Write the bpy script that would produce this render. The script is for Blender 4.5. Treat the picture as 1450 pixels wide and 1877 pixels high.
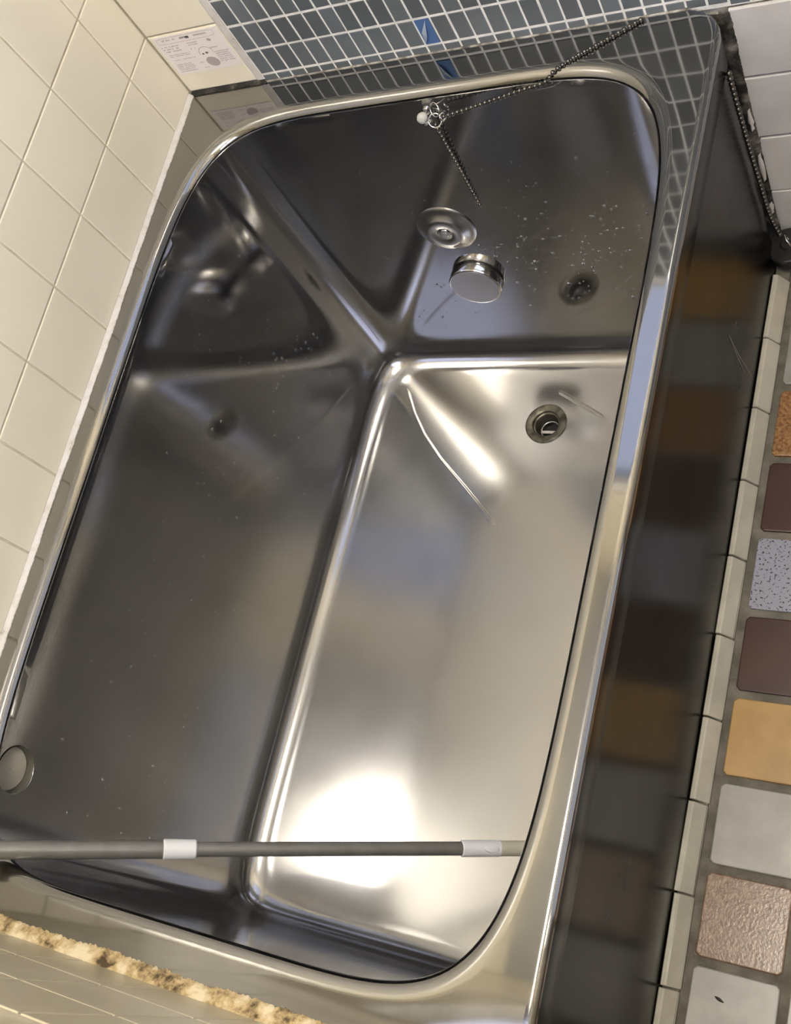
import bpy, bmesh, math, random
import numpy as np
from mathutils import Vector, Matrix

for o in list(bpy.data.objects):
    bpy.data.objects.remove(o, do_unlink=True)
SC = bpy.context.scene
COL = SC.collection
random.seed(7)
RNG = np.random.default_rng(7)

# ---------------------------------------------------------------- camera
cam_d = bpy.data.cameras.new('camera')
cam = bpy.data.objects.new('camera', cam_d)
COL.objects.link(cam)
FPX = 2044.18
cam_d.sensor_fit = 'VERTICAL'
cam_d.sensor_height = 24.0
cam_d.sensor_width = 24.0 * 1450 / 1877
cam_d.lens = FPX / 1877 * 24.0
cam_d.shift_x = 61.67 / 1877
cam_d.shift_y = 76.51 / 1877
cam_d.clip_start = 0.01
R0 = Vector((0.8615700780, 0.2399861613, -0.4473294569))
R1 = Vector((0.0723721475, -0.9302636832, -0.3596828492))
R2 = Vector((-0.5024532544, 0.2775177870, -0.8188556680))
M = Matrix((R0, -R1, -R2)).transposed().to_4x4()
M.translation = Vector((0.9948092, -0.9362780, 1.3226074))
cam.matrix_world = M
SC.camera = cam

# ---------------------------------------------------------------- world, view
w = bpy.data.worlds.new('world')
SC.world = w
w.use_nodes = True
w.node_tree.nodes['Background'].inputs[0].default_value = (0.6, 0.7, 0.9, 1)
w.node_tree.nodes['Background'].inputs[1].default_value = 0.3
SC.cycles.adaptive_threshold = 0.025
SC.cycles.max_bounces = 9
SC.cycles.diffuse_bounces = 3
SC.cycles.glossy_bounces = 7
SC.cycles.transmission_bounces = 4
SC.view_settings.view_transform = 'Standard'
SC.view_settings.look = 'None'
SC.view_settings.gamma = 1
SC.view_settings.use_curve_mapping = False
SC.view_settings.exposure = 1.25

LAMP = (0.85, -0.83)            # warm ceiling lamp (x, y)
LAMP_STRENGTH = 22.0
WINDOW_STRENGTH = 0.62
WINDOW2_STRENGTH = 2.2
DOOR_STRENGTH = 0.40

# room
XR = 1.70          # right wall
YF = -1.066        # front wall
ZC = 2.35          # ceiling
H = 0.42           # tub rim height

# ---------------------------------------------------------------- materials
def new_mat(name):
    m = bpy.data.materials.new(name)
    m.use_nodes = True
    nt = m.node_tree
    return m, nt, nt.nodes['Principled BSDF']

def node(nt, typ, **kw):
    n = nt.nodes.new(typ)
    for k, v in kw.items():
        setattr(n, k, v)
    return n

def simple(name, col, rough=0.5, metal=0.0, **kw):
    m, nt, b = new_mat(name)
    b.inputs['Base Color'].default_value = (*col, 1)
    b.inputs['Roughness'].default_value = rough
    b.inputs['Metallic'].default_value = metal
    for k, v in kw.items():
        b.inputs[k].default_value = v
    return m

def varied(name, c1, c2, rough=0.3, scale=12.0, metal=0.0, bump=0.0, bscale=200.0, rand=0.0, detail=3.0,
           lo=0.35, hi=0.65, rough2=None, stretch=None):
    """Two colours mixed by object-space noise, optional per-object value shift and fine bump."""
    m, nt, b = new_mat(name)
    tc = node(nt, 'ShaderNodeTexCoord')
    geo = node(nt, 'ShaderNodeNewGeometry')
    nz = node(nt, 'ShaderNodeTexNoise')
    nz.inputs['Scale'].default_value = scale
    nz.inputs['Detail'].default_value = detail
    src = geo.outputs['Position']
    if stretch:
        mp = node(nt, 'ShaderNodeMapping')
        mp.inputs['Scale'].default_value = stretch
        nt.links.new(src, mp.inputs['Vector'])
        src = mp.outputs['Vector']
    nt.links.new(src, nz.inputs['Vector'])
    rp = node(nt, 'ShaderNodeValToRGB')
    rp.color_ramp.elements[0].position = lo
    rp.color_ramp.elements[1].position = hi
    rp.color_ramp.elements[0].color = (*c1, 1)
    rp.color_ramp.elements[1].color = (*c2, 1)
    nt.links.new(nz.outputs['Fac'], rp.inputs['Fac'])
    out = rp.outputs['Color']
    if rand:
        oi = node(nt, 'ShaderNodeObjectInfo')
        mr = node(nt, 'ShaderNodeMapRange')
        mr.inputs['To Min'].default_value = 1 - rand
        mr.inputs['To Max'].default_value = 1 + rand
        nt.links.new(oi.outputs['Random'], mr.inputs['Value'])
        hs = node(nt, 'ShaderNodeHueSaturation')
        nt.links.new(mr.outputs['Result'], hs.inputs['Value'])
        nt.links.new(out, hs.inputs['Color'])
        out = hs.outputs['Color']
    nt.links.new(out, b.inputs['Base Color'])
    b.inputs['Roughness'].default_value = rough
    if rough2 is not None:
        mr2 = node(nt, 'ShaderNodeMapRange')
        mr2.inputs['From Min'].default_value = 0.3
        mr2.inputs['From Max'].default_value = 0.7
        mr2.inputs['To Min'].default_value = rough
        mr2.inputs['To Max'].default_value = rough2
        nt.links.new(nz.outputs['Fac'], mr2.inputs['Value'])
        nt.links.new(mr2.outputs['Result'], b.inputs['Roughness'])
    b.inputs['Metallic'].default_value = metal
    if bump:
        n2 = node(nt, 'ShaderNodeTexNoise')
        n2.inputs['Scale'].default_value = bscale
        n2.inputs['Detail'].default_value = 2
        nt.links.new(geo.outputs['Position'], n2.inputs['Vector'])
        bp = node(nt, 'ShaderNodeBump')
        bp.inputs['Strength'].default_value = bump
        bp.inputs['Distance'].default_value = 0.002
        nt.links.new(n2.outputs['Fac'], bp.inputs['Height'])
        nt.links.new(bp.outputs['Normal'], b.inputs['Normal'])
    return m

def steel(name, col, rough, rough2, wav=0.02, wscale=7.0, grain=0.0, scuff=None, haze=0.0):
    """Stainless sheet: water-mark roughness patches, slight oil-canning of the sheet, fine polishing grain."""
    m, nt, b = new_mat(name)
    geo = node(nt, 'ShaderNodeNewGeometry')
    b.inputs['Metallic'].default_value = 1.0
    n0 = node(nt, 'ShaderNodeTexNoise')
    n0.inputs['Scale'].default_value = 9.0
    n0.inputs['Detail'].default_value = 5.0
    nt.links.new(geo.outputs['Position'], n0.inputs['Vector'])
    mr = node(nt, 'ShaderNodeMapRange')
    mr.inputs['From Min'].default_value = 0.35
    mr.inputs['From Max'].default_value = 0.7
    mr.inputs['To Min'].default_value = rough
    mr.inputs['To Max'].default_value = rough2
    nt.links.new(n0.outputs['Fac'], mr.inputs['Value'])
    if scuff:       # feet and cleaning have dulled the floor of the tub
        sx = node(nt, 'ShaderNodeSeparateXYZ')
        nt.links.new(geo.outputs['Position'], sx.inputs['Vector'])
        ms = node(nt, 'ShaderNodeMapRange')
        ms.inputs['From Min'].default_value = -0.10
        ms.inputs['From Max'].default_value = -0.05
        ms.inputs['To Min'].default_value = scuff
        ms.inputs['To Max'].default_value = 0.0
        nt.links.new(sx.outputs['Z'], ms.inputs['Value'])
        ad = node(nt, 'ShaderNodeMath', operation='ADD')
        nt.links.new(mr.outputs['Result'], ad.inputs[0])
        nt.links.new(ms.outputs['Result'], ad.inputs[1])
        nt.links.new(ad.outputs['Value'], b.inputs['Roughness'])
    else:
        nt.links.new(mr.outputs['Result'], b.inputs['Roughness'])
    rp = node(nt, 'ShaderNodeValToRGB')
    rp.color_ramp.elements[0].position = 0.3
    rp.color_ramp.elements[1].position = 0.7
    rp.color_ramp.elements[0].color = (*[c * 0.93 for c in col], 1)
    rp.color_ramp.elements[1].color = (*col, 1)
    nt.links.new(n0.outputs['Fac'], rp.inputs['Fac'])
    nt.links.new(rp.outputs['Color'], b.inputs['Base Color'])
    n1 = node(nt, 'ShaderNodeTexNoise')
    n1.inputs['Scale'].default_value = wscale
    n1.inputs['Detail'].default_value = 1.0
    nt.links.new(geo.outputs['Position'], n1.inputs['Vector'])
    bp = node(nt, 'ShaderNodeBump')
    bp.inputs['Strength'].default_value = wav
    bp.inputs['Distance'].default_value = 0.05
    nt.links.new(n1.outputs['Fac'], bp.inputs['Height'])
    last = bp
    if grain:
        mp = node(nt, 'ShaderNodeMapping')
        mp.inputs['Scale'].default_value = (1200, 40, 1200)
        mp.inputs['Rotation'].default_value = (0, 0, 0.5)
        nt.links.new(geo.outputs['Position'], mp.inputs['Vector'])
        n2 = node(nt, 'ShaderNodeTexNoise')
        n2.inputs['Scale'].default_value = 1.0
        nt.links.new(mp.outputs['Vector'], n2.inputs['Vector'])
        b2 = node(nt, 'ShaderNodeBump')
        b2.inputs['Strength'].default_value = grain
        b2.inputs['Distance'].default_value = 0.0005
        nt.links.new(n2.outputs['Fac'], b2.inputs['Height'])
        nt.links.new(bp.outputs['Normal'], b2.inputs['Normal'])
        last = b2
    nt.links.new(last.outputs['Normal'], b.inputs['Normal'])
    if haze:        # thin water-stain film: a small share of light is scattered broadly
        b2 = node(nt, 'ShaderNodeBsdfPrincipled')
        b2.inputs['Metallic'].default_value = 1.0
        b2.inputs['Roughness'].default_value = 0.6
        b2.inputs['Base Color'].default_value = (0.55, 0.55, 0.57, 1)
        mx = node(nt, 'ShaderNodeMixShader')
        mx.inputs['Fac'].default_value = haze
        nt.links.new(b.outputs['BSDF'], mx.inputs[1])
        nt.links.new(b2.outputs['BSDF'], mx.inputs[2])
        nt.links.new(mx.outputs['Shader'], nt.nodes['Material Output'].inputs['Surface'])
    return m

def emitter(name, col, strength):
    m = bpy.data.materials.new(name)
    m.use_nodes = True
    nt = m.node_tree
    nt.nodes.remove(nt.nodes['Principled BSDF'])
    e = node(nt, 'ShaderNodeEmission')
    e.inputs['Color'].default_value = (*col, 1)
    e.inputs['Strength'].default_value = strength
    nt.links.new(e.outputs['Emission'], nt.nodes['Material Output'].inputs['Surface'])
    return m

def mouldy(name, base, mid, dark, scale, lo, hi, rough=0.7, bump=0.6):
    m, nt, b = new_mat(name)
    geo = node(nt, 'ShaderNodeNewGeometry')
    nz = node(nt, 'ShaderNodeTexNoise')
    nz.inputs['Scale'].default_value = scale
    nz.inputs['Detail'].default_value = 8
    nz.inputs['Roughness'].default_value = 0.65
    nt.links.new(geo.outputs['Position'], nz.inputs['Vector'])
    rp = node(nt, 'ShaderNodeValToRGB')
    e = rp.color_ramp.elements
    e[0].position = lo
    e[0].color = (*base, 1)
    e[1].position = hi
    e[1].color = (*dark, 1)
    k = e.new((lo + hi) / 2)
    k.color = (*mid, 1)
    nt.links.new(nz.outputs['Fac'], rp.inputs['Fac'])
    nt.links.new(rp.outputs['Color'], b.inputs['Base Color'])
    b.inputs['Roughness'].default_value = rough
    bp = node(nt, 'ShaderNodeBump')
    bp.inputs['Strength'].default_value = bump
    bp.inputs['Distance'].default_value = 0.003
    nt.links.new(nz.outputs['Fac'], bp.inputs['Height'])
    nt.links.new(bp.outputs['Normal'], b.inputs['Normal'])
    return m

MT = {}
MT['cream'] = varied('cream_glaze', (0.77, 0.71, 0.57), (0.81, 0.75, 0.61), rough=0.22, scale=5, rand=0.03)
MT['cream_dull'] = varied('dull_cream_glaze', (0.50, 0.45, 0.32), (0.60, 0.54, 0.41), rough=0.30, scale=7, rand=0.03)  # darker, yellower cream, on the near end wall only
MT['cream_grout'] = varied('cream_grout', (0.50, 0.44, 0.32), (0.66, 0.59, 0.45), rough=0.8, scale=30)
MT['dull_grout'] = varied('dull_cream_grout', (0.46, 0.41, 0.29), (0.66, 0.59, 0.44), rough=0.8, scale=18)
MT['mosaic'] = varied('slate_blue_glaze', (0.110, 0.122, 0.128), (0.122, 0.140, 0.158), rough=0.18, scale=9, rand=0.18)
MT['mosaic_grout'] = varied('pale_grout', (0.66, 0.65, 0.61), (0.82, 0.81, 0.78), rough=0.85, scale=60, bump=0.5, bscale=400)
MT['white_tile'] = varied('white_wall_glaze', (0.50, 0.48, 0.46), (0.58, 0.56, 0.54), rough=0.35, scale=14, rand=0.03)
MT['white_grout'] = mouldy('dirty_dark_grout', (0.30, 0.28, 0.25), (0.14, 0.125, 0.11), (0.02, 0.02, 0.018), 60, 0.38, 0.64)
MT['floor_grout'] = varied('floor_grout', (0.095, 0.085, 0.066), (0.17, 0.155, 0.125), rough=0.9, scale=40, bump=0.6, bscale=300)
MT['ceiling'] = simple('ceiling_paint', (0.68, 0.70, 0.75), 0.7)
MT['plain_wall'] = simple('plain_wall', (0.70, 0.66, 0.58), 0.6)
MT['rim'] = steel('stainless_rim', (0.335, 0.33, 0.322), 0.045, 0.085, wav=0.05, wscale=5)
MT['basin'] = steel('stainless_basin', (0.41, 0.406, 0.407), 0.05, 0.085, wav=0.02, wscale=4, grain=0.03, scuff=0.10, haze=0.05)
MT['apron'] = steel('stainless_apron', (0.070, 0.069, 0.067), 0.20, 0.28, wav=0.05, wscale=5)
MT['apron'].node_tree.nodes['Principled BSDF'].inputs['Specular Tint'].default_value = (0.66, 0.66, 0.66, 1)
MT['chrome'] = simple('chrome', (0.72, 0.71, 0.70), 0.12, 1.0)
MT['satin'] = simple('satin_steel', (0.52, 0.51, 0.50), 0.28, 1.0)
MT['brass_dirty'] = varied('tarnished_brass', (0.055, 0.048, 0.034), (0.16, 0.145, 0.105), rough=0.4, scale=90, metal=0.4)
MT['dark_metal'] = simple('dark_chain_metal', (0.14, 0.13, 0.12), 0.3, 1.0)
MT['black'] = simple('dark_throat', (0.012, 0.011, 0.010), 0.5)
MT['rubber'] = simple('black_rubber', (0.014, 0.013, 0.012), 0.38)
MT['cap_plastic'] = varied('beige_cap_plastic', (0.40, 0.37, 0.30), (0.46, 0.43, 0.36), rough=0.45, scale=40)
MT['dark_ring'] = simple('olive_dark_ring', (0.085, 0.08, 0.062), 0.6)
MT['caulk_white'] = mouldy('white_sealant', (0.62, 0.59, 0.57), (0.55, 0.51, 0.46), (0.10, 0.09, 0.07), 45, 0.48, 0.76, 0.5, 0.3)
MT['caulk_beige'] = mouldy('mouldy_sealant', (0.72, 0.62, 0.43), (0.50, 0.37, 0.19), (0.07, 0.045, 0.02), 38, 0.41, 0.63, 0.75, 0.8)
MT['caulk_dark'] = mouldy('black_mould_sealant', (0.30, 0.27, 0.22), (0.06, 0.05, 0.04), (0.012, 0.011, 0.010), 50, 0.30, 0.52, 0.7, 0.8)
MT['joint_grey'] = mouldy('grey_joint', (0.42, 0.40, 0.36), (0.22, 0.20, 0.17), (0.03, 0.03, 0.03), 55, 0.40, 0.66)
MT['caulk_grime'] = mouldy('grimy_sealant', (0.30, 0.27, 0.23), (0.10, 0.09, 0.075), (0.012, 0.011, 0.010), 32, 0.36, 0.58, 0.7, 0.8)
MT['cove'] = varied('cove_glaze', (0.38, 0.355, 0.295), (0.46, 0.43, 0.36), rough=0.12, scale=20, rand=0.05)
MT['pole'] = varied('grey_pole_coat', (0.17, 0.165, 0.155), (0.20, 0.195, 0.185), rough=0.36, scale=50, metal=0.3)
MT['pole_pale'] = simple('pale_pole_coat', (0.48, 0.46, 0.38), 0.4)
MT['white_plastic'] = simple('white_plastic', (0.70, 0.70, 0.74), 0.4)
MT['paper'] = simple('sticker_paper', (0.80, 0.74, 0.72), 0.55)
MT['ink'] = simple('sticker_ink', (0.42, 0.37, 0.37), 0.6)
MT['ink_dark'] = simple('sticker_ink_dark', (0.16, 0.14, 0.14), 0.6)
MT['tape'] = simple('blue_tape', (0.06, 0.13, 0.30), 0.5)
MT['tape_light'] = simple('pale_tape_back', (0.30, 0.36, 0.45), 0.55)
MT['crumb'] = simple('dark_crumb', (0.02, 0.014, 0.01), 0.6)
MT['alu'] = simple('window_aluminium', (0.55, 0.55, 0.56), 0.4, 0.8)
MT['bead'] = simple('milky_bead', (0.50, 0.50, 0.47), 0.25)
mw, ntw, bw = new_mat('water')
bw.inputs['Base Color'].default_value = (0.95, 0.97, 1, 1)
bw.inputs['Roughness'].default_value = 0.02
bw.inputs['IOR'].default_value = 1.33
bw.inputs['Transmission Weight'].default_value = 1.0
MT['water'] = mw
FLOOR_MATS = {
    'white': varied('white_floor_glaze', (0.2378, 0.2255, 0.2050), (0.3034, 0.2870, 0.2665), rough=0.3, scale=22, rand=0.05),
    'yellow': varied('mustard_floor_glaze', (0.3241, 0.1870, 0.0592), (0.3864, 0.2306, 0.0810), rough=0.35, scale=25),
    'dark': varied('maroon_floor_glaze', (0.0405, 0.0162, 0.0118), (0.0530, 0.0225, 0.0168), rough=0.33, scale=20),
    'orange': varied('sparkly_orange_floor_glaze', (0.1496, 0.0623, 0.0218), (0.3116, 0.1745, 0.0748), rough=0.25, scale=230, detail=2, bump=0.12, bscale=300),
    'pink': varied('pink_floor_glaze', (0.150, 0.085, 0.052), (0.235, 0.155, 0.105), rough=0.25, scale=120, detail=4, bump=0.1, bscale=300),
}
def speckle():
    m, nt, b = new_mat('speckled_grey_floor_glaze')
    geo = node(nt, 'ShaderNodeNewGeometry')
    v = node(nt, 'ShaderNodeTexNoise')
    v.inputs['Scale'].default_value = 330
    v.inputs['Detail'].default_value = 1.5
    nt.links.new(geo.outputs['Position'], v.inputs['Vector'])
    rp = node(nt, 'ShaderNodeValToRGB')
    rp.color_ramp.elements[0].position = 0.34
    rp.color_ramp.elements[0].color = (0.03, 0.03, 0.04, 1)
    rp.color_ramp.elements[1].position = 0.42
    rp.color_ramp.elements[1].color = (0.27, 0.27, 0.32, 1)
    nt.links.new(v.outputs['Fac'], rp.inputs['Fac'])
    nt.links.new(rp.outputs['Color'], b.inputs['Base Color'])
    b.inputs['Roughness'].default_value = 0.28
    return m
FLOOR_MATS['speckle'] = speckle()
MT['lamp_glow'] = emitter('lamp_glow', (1.0, 0.92, 0.77), LAMP_STRENGTH)
MT['door_glow'] = emitter('daylit_door_panel', (0.86, 0.88, 0.95), DOOR_STRENGTH)
MT['window2_glow'] = emitter('daylit_end_window_pane', (0.70, 0.75, 1.0), WINDOW2_STRENGTH)
MT['window_glow'] = emitter('daylit_frosted_pane', (0.68, 0.75, 1.0), WINDOW_STRENGTH)

# ---------------------------------------------------------------- object helpers
def mesh_obj(name, verts, faces, mat, parent=None, smooth=False):
    me = bpy.data.meshes.new(name)
    me.from_pydata([tuple(map(float, v)) for v in verts], [], [tuple(map(int, f)) for f in faces])
    me.update()
    if smooth:
        me.polygons.foreach_set('use_smooth', [True] * len(me.polygons))
    me.materials.append(mat)
    o = bpy.data.objects.new(name, me)
    COL.objects.link(o)
    if parent is not None:
        o.parent = parent
        o.matrix_parent_inverse = parent.matrix_world.inverted()
    return o

def bm_obj(name, bm, mat, parent=None, smooth=True, angle=None):
    me = bpy.data.meshes.new(name)
    bmesh.ops.recalc_face_normals(bm, faces=bm.faces)
    bm.to_mesh(me)
    bm.free()
    if smooth:
        me.polygons.foreach_set('use_smooth', [True] * len(me.polygons))
        if angle is not None:
            me.set_sharp_from_angle(angle=math.radians(angle))
    me.materials.append(mat)
    o = bpy.data.objects.new(name, me)
    COL.objects.link(o)
    if parent is not None:
        o.parent = parent
        o.matrix_parent_inverse = parent.matrix_world.inverted()
    return o

def empty(name, loc, label, cat, group=None):
    o = bpy.data.objects.new(name, None)
    COL.objects.link(o)
    o.location = loc
    o.empty_display_size = 0.02
    tag(o, label, cat, group)
    bpy.context.view_layer.update()
    return o

def tag(o, label=None, cat=None, group=None, kind=None):
    if label: o['label'] = label
    if cat: o['category'] = cat
    if group: o['group'] = group
    if kind: o['kind'] = kind
    return o

def box_vf(x0, x1, y0, y1, z0, z1):
    v = [(x0, y0, z0), (x1, y0, z0), (x1, y1, z0), (x0, y1, z0), (x0, y0, z1), (x1, y0, z1), (x1, y1, z1), (x0, y1, z1)]
    f = [(0, 3, 2, 1), (4, 5, 6, 7), (0, 1, 5, 4), (1, 2, 6, 5), (2, 3, 7, 6), (3, 0, 4, 7)]
    return v, f

def box(name, x0, x1, y0, y1, z0, z1, mat, parent=None):
    return mesh_obj(name, *box_vf(x0, x1, y0, y1, z0, z1), mat, parent)

def struct(o, label, cat):
    return tag(o, label, cat, kind='structure')

def tile_vf(w, h, d, c, r=0.0):
    """Tile w x h in the u,v plane, thickness d along +n, soft chamfer c, optional clipped corners r."""
    def ring(ins, z):
        a, b = w / 2 - ins, h / 2 - ins
        q = max(r - ins * 0.3, 0.0)
        if r:
            return [(-a + q, -b, z), (a - q, -b, z), (a, -b + q, z), (a, b - q, z), (a - q, b, z), (-a + q, b, z), (-a, b - q, z), (-a, -b + q, z)]
        return [(-a, -b, z), (a, -b, z), (a, b, z), (-a, b, z)]
    rings = [ring(0, 0), ring(0, d - c), ring(c * 0.35, d - c * 0.3), ring(c * 1.2, d)]
    n = len(rings[0])
    v = [p for q in rings for p in q]
    f = []
    for k in range(3):
        for i in range(n):
            j = (i + 1) % n
            f.append((k * n + i, k * n + j, (k + 1) * n + j, (k + 1) * n + i))
    f.append(tuple(3 * n + i for i in range(n)))
    return v, f

TILE_CACHE = {}
ORI = {
    'left': Matrix(((0, 0, 1), (1, 0, 0), (0, 1, 0))),     # u=y v=z n=+x
    'back': Matrix(((-1, 0, 0), (0, 0, -1), (0, 1, 0))),   # u=-x v=z n=-y
    'front': Matrix(((1, 0, 0), (0, 0, 1), (0, 1, 0))),    # u=x v=z n=+y (mirrored handedness fixed below)
    'right': Matrix(((0, 0, -1), (-1, 0, 0), (0, 1, 0))),
    'floor': Matrix(((1, 0, 0), (0, 1, 0), (0, 0, 1))),
}
ORI['front'] = Matrix(((-1, 0, 0), (0, 0, 1), (0, 1, 0)))
ORI['left'] = Matrix(((0, 0, 1), (1, 0, 0), (0, 1, 0)))

def tile(name, ori, pos, w, h, d, c, mat, parent, r=0.0, jitter=0.0):
    key = (ori, round(w, 4), round(h, 4), d, c, r, mat.name)
    if key not in TILE_CACHE:
        v, f = tile_vf(w, h, d, c, r)
        Q = ORI[ori]
        v = [Q @ Vector(p) for p in v]
        if Q.determinant() < 0:
            f = [tuple(reversed(q)) for q in f]
        me = bpy.data.meshes.new(name)
        me.from_pydata([tuple(p) for p in v], [], f)
        me.update()
        me.materials.append(mat)
        TILE_CACHE[key] = me
    o = bpy.data.objects.new(name, TILE_CACHE[key])
    COL.objects.link(o)
    o.location = pos
    if jitter:
        o.rotation_euler = [random.uniform(-jitter, jitter) for _ in range(3)]
    o.parent = parent
    return o

def joined_tiles(name, ori, cells, d, c, mat, parent):
    V, F = [], []
    Q = ORI[ori]
    flip = Q.determinant() < 0
    for pos, w, h in cells:
        v, f = tile_vf(w, h, d, c)
        n = len(V)
        V += [tuple(Q @ Vector(p) + Vector(pos)) for p in v]
        F += [tuple(n + i for i in (reversed(q) if flip else q)) for q in f]
    o = mesh_obj(name, V, F, mat, parent)
    o['kind'] = 'stuff'
    return o

def lathe_vf(profile, seg=40):
    """profile: list of (r, z) -> verts, faces around z"""
    V, F = [], []
    n = len(profile)
    for r, z in profile:
        for i in range(seg):
            a = 2 * math.pi * i / seg
            V.append((r * math.cos(a), r * math.sin(a), z))
    for k in range(n - 1):
        for i in range(seg):
            j = (i + 1) % seg
            F.append((k * seg + i, k * seg + j, (k + 1) * seg + j, (k + 1) * seg + i))
    return V, F

def lathe(name, profile, origin, axis, mat, parent=None, seg=40, cap_end=False, cap_start=False, angle=35):
    V, F = lathe_vf(profile, seg)
    n = len(profile)
    if cap_end: F.append(tuple((n - 1) * seg + i for i in range(seg)))
    if cap_start: F.append(tuple(reversed(range(seg))))
    q = Vector((0, 0, 1)).rotation_difference(Vector(axis).normalized()).to_matrix()
    bm = bmesh.new()
    vs = [bm.verts.new(q @ Vector(p) + Vector(origin)) for p in V]
    for f in F:
        try: bm.faces.new([vs[i] for i in f])
        except ValueError: pass
    return bm_obj(name, bm, mat, parent, True, angle)

def tube_between(name, a, b, r, mat, parent, seg=28, r2=None, round_end=0.0008):
    a, b = Vector(a), Vector(b)
    L = (b - a).length
    r2 = r if r2 is None else r2
    e = round_end
    prof = [(r - e, 0), (r, e), (r2, L - e), (r2 - e, L)]
    return lathe(name, prof, a, b - a, mat, parent, seg, True, True)

def torus(name, c, R, r, axis, mat, parent=None, seg=28, sub=10):
    q = Vector((0, 0, 1)).rotation_difference(Vector(axis).normalized()).to_matrix()
    V, F = [], []
    for i in range(seg):
        a = 2 * math.pi * i / seg
        for j in range(sub):
            t = 2 * math.pi * j / sub
            V.append(q @ Vector(((R + r * math.cos(t)) * math.cos(a), (R + r * math.cos(t)) * math.sin(a), r * math.sin(t))) + Vector(c))
    for i in range(seg):
        for j in range(sub):
            F.append((i * sub + j, ((i + 1) % seg) * sub + j, ((i + 1) % seg) * sub + (j + 1) % sub, i * sub + (j + 1) % sub))
    return mesh_obj(name, V, F, mat, parent, True)

# ================================================================= THE ROOM
# floor
floor = box('floor', 0.694, XR + 0.1, YF - 0.1, 0.10, -0.12, -0.004, MT['floor_grout'])
struct(floor, 'bathroom floor of small multicoloured square tiles in dark grout', 'floor')
ceil = box('ceiling', -0.10, XR + 0.1, YF - 0.1, 0.10, ZC, ZC + 0.08, MT['ceiling'])
struct(ceil, 'plain white bathroom ceiling', 'ceiling')
wl = box('wall_left', -0.10, -0.0012, YF - 0.1, 0.10, -0.004, ZC, MT['cream_grout'])
struct(wl, 'wall of square cream tiles along the long side of the tub', 'wall')
VX0, VX1, VZ0, VZ1 = 0.36, 1.16, 0.785, 1.500     # window in the near end wall
fv, ffc = [], []
for (x0, x1, z0, z1) in ((-0.0012, XR + 0.1, -0.004, VZ0), (-0.0012, XR + 0.1, VZ1, ZC), (-0.0012, VX0, VZ0, VZ1), (VX1, XR + 0.1, VZ0, VZ1)):
    v, f = box_vf(x0, x1, YF - 0.1, YF - 0.0012, z0, z1)
    n = len(fv); fv += v; ffc += [tuple(n + i for i in q) for q in f]
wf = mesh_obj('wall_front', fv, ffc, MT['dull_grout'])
struct(wf, 'olive cream tiled wall at the near end of the tub', 'wall')
wr = box('wall_right', XR, XR + 0.1, YF, 0.0, -0.004, ZC, MT['plain_wall'])
struct(wr, 'plain wall on the far side of the bathroom floor', 'wall')
# back wall with a window opening
WX0, WX1, WZ0, WZ1 = 0.13, 0.86, 0.925, 1.66
WXM = 0.60
bv, bf = [], []
for (x0, x1, z0, z1) in ((-0.0035, XR + 0.1, -0.004, WZ0), (-0.0035, XR + 0.1, WZ1, ZC), (-0.0035, WX0, WZ0, WZ1), (WX1, XR + 0.1, WZ0, WZ1)):
    v, f = box_vf(x0, x1, 0.0035, 0.10, z0, z1)
    n = len(bv); bv += v; bf += [tuple(n + i for i in q) for q in f]
wb = mesh_obj('wall_back', bv, bf, MT['mosaic_grout'])
struct(wb, 'wall behind the tub with slate blue mosaic and a cream tile edge', 'wall')

# ---- cream tiles, left wall
C0, P = 0.06557, 0.1
ZR0 = 0.522
G = 0.0026
zrows = [0.4236] + [ZR0 + P * k for k in range(0, 19)]
zrows = [z for z in zrows if z < ZC - 0.01] + [ZC]
ycols = [0.0] + [-(C0 + P * k) for k in range(0, 11)]
ycols = [y for y in ycols if y > YF + 0.01] + [YF]
upper = []
for i in range(len(ycols) - 1):
    y1, y0 = ycols[i], ycols[i + 1]
    for j in range(len(zrows) - 1):
        z0, z1 = zrows[j], zrows[j + 1]
        ww, hh = y1 - y0 - G, z1 - z0 - G
        if ww < 0.01 or hh < 0.01: continue
        pos = (-0.0035, (y0 + y1) / 2, (z0 + z1) / 2)
        if j < 6: tile('tile', 'left', pos, ww, hh, 0.0037, 0.0010, MT['cream'], wl)
        else: upper.append((pos, ww, hh))
joined_tiles('upper_tiles', 'left', upper, 0.0037, 0.0010, MT['cream'], wl)

# ---- cream tiles, front wall
xcols = [0.0] + [0.06 + P * k for k in range(0, 17)]
xcols = [x for x in xcols if x < XR - 0.01] + [XR]
upper = []
for i in range(len(xcols) - 1):
    x0, x1 = xcols[i], xcols[i + 1]
    zz = zrows if x1 < 0.72 else [0.022 + P * k for k in range(0, 5)] + zrows[1:]
    for j in range(len(zz) - 1):
        z0, z1 = zz[j], zz[j + 1]
        ww, hh = x1 - x0 - G, z1 - z0 - G
        if ww < 0.01 or hh < 0.01: continue
        pos = ((x0 + x1) / 2, YF - 0.0035, (z0 + z1) / 2)
        if z1 > VZ0 and z0 < VZ1 and x1 > VX0 and x0 < VX1: continue
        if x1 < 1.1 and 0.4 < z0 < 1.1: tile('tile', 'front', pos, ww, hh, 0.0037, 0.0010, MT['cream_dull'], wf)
        else: upper.append((pos, ww, hh))
joined_tiles('upper_tiles', 'front', upper, 0.0037, 0.0010, MT['cream_dull'], wf)

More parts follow.
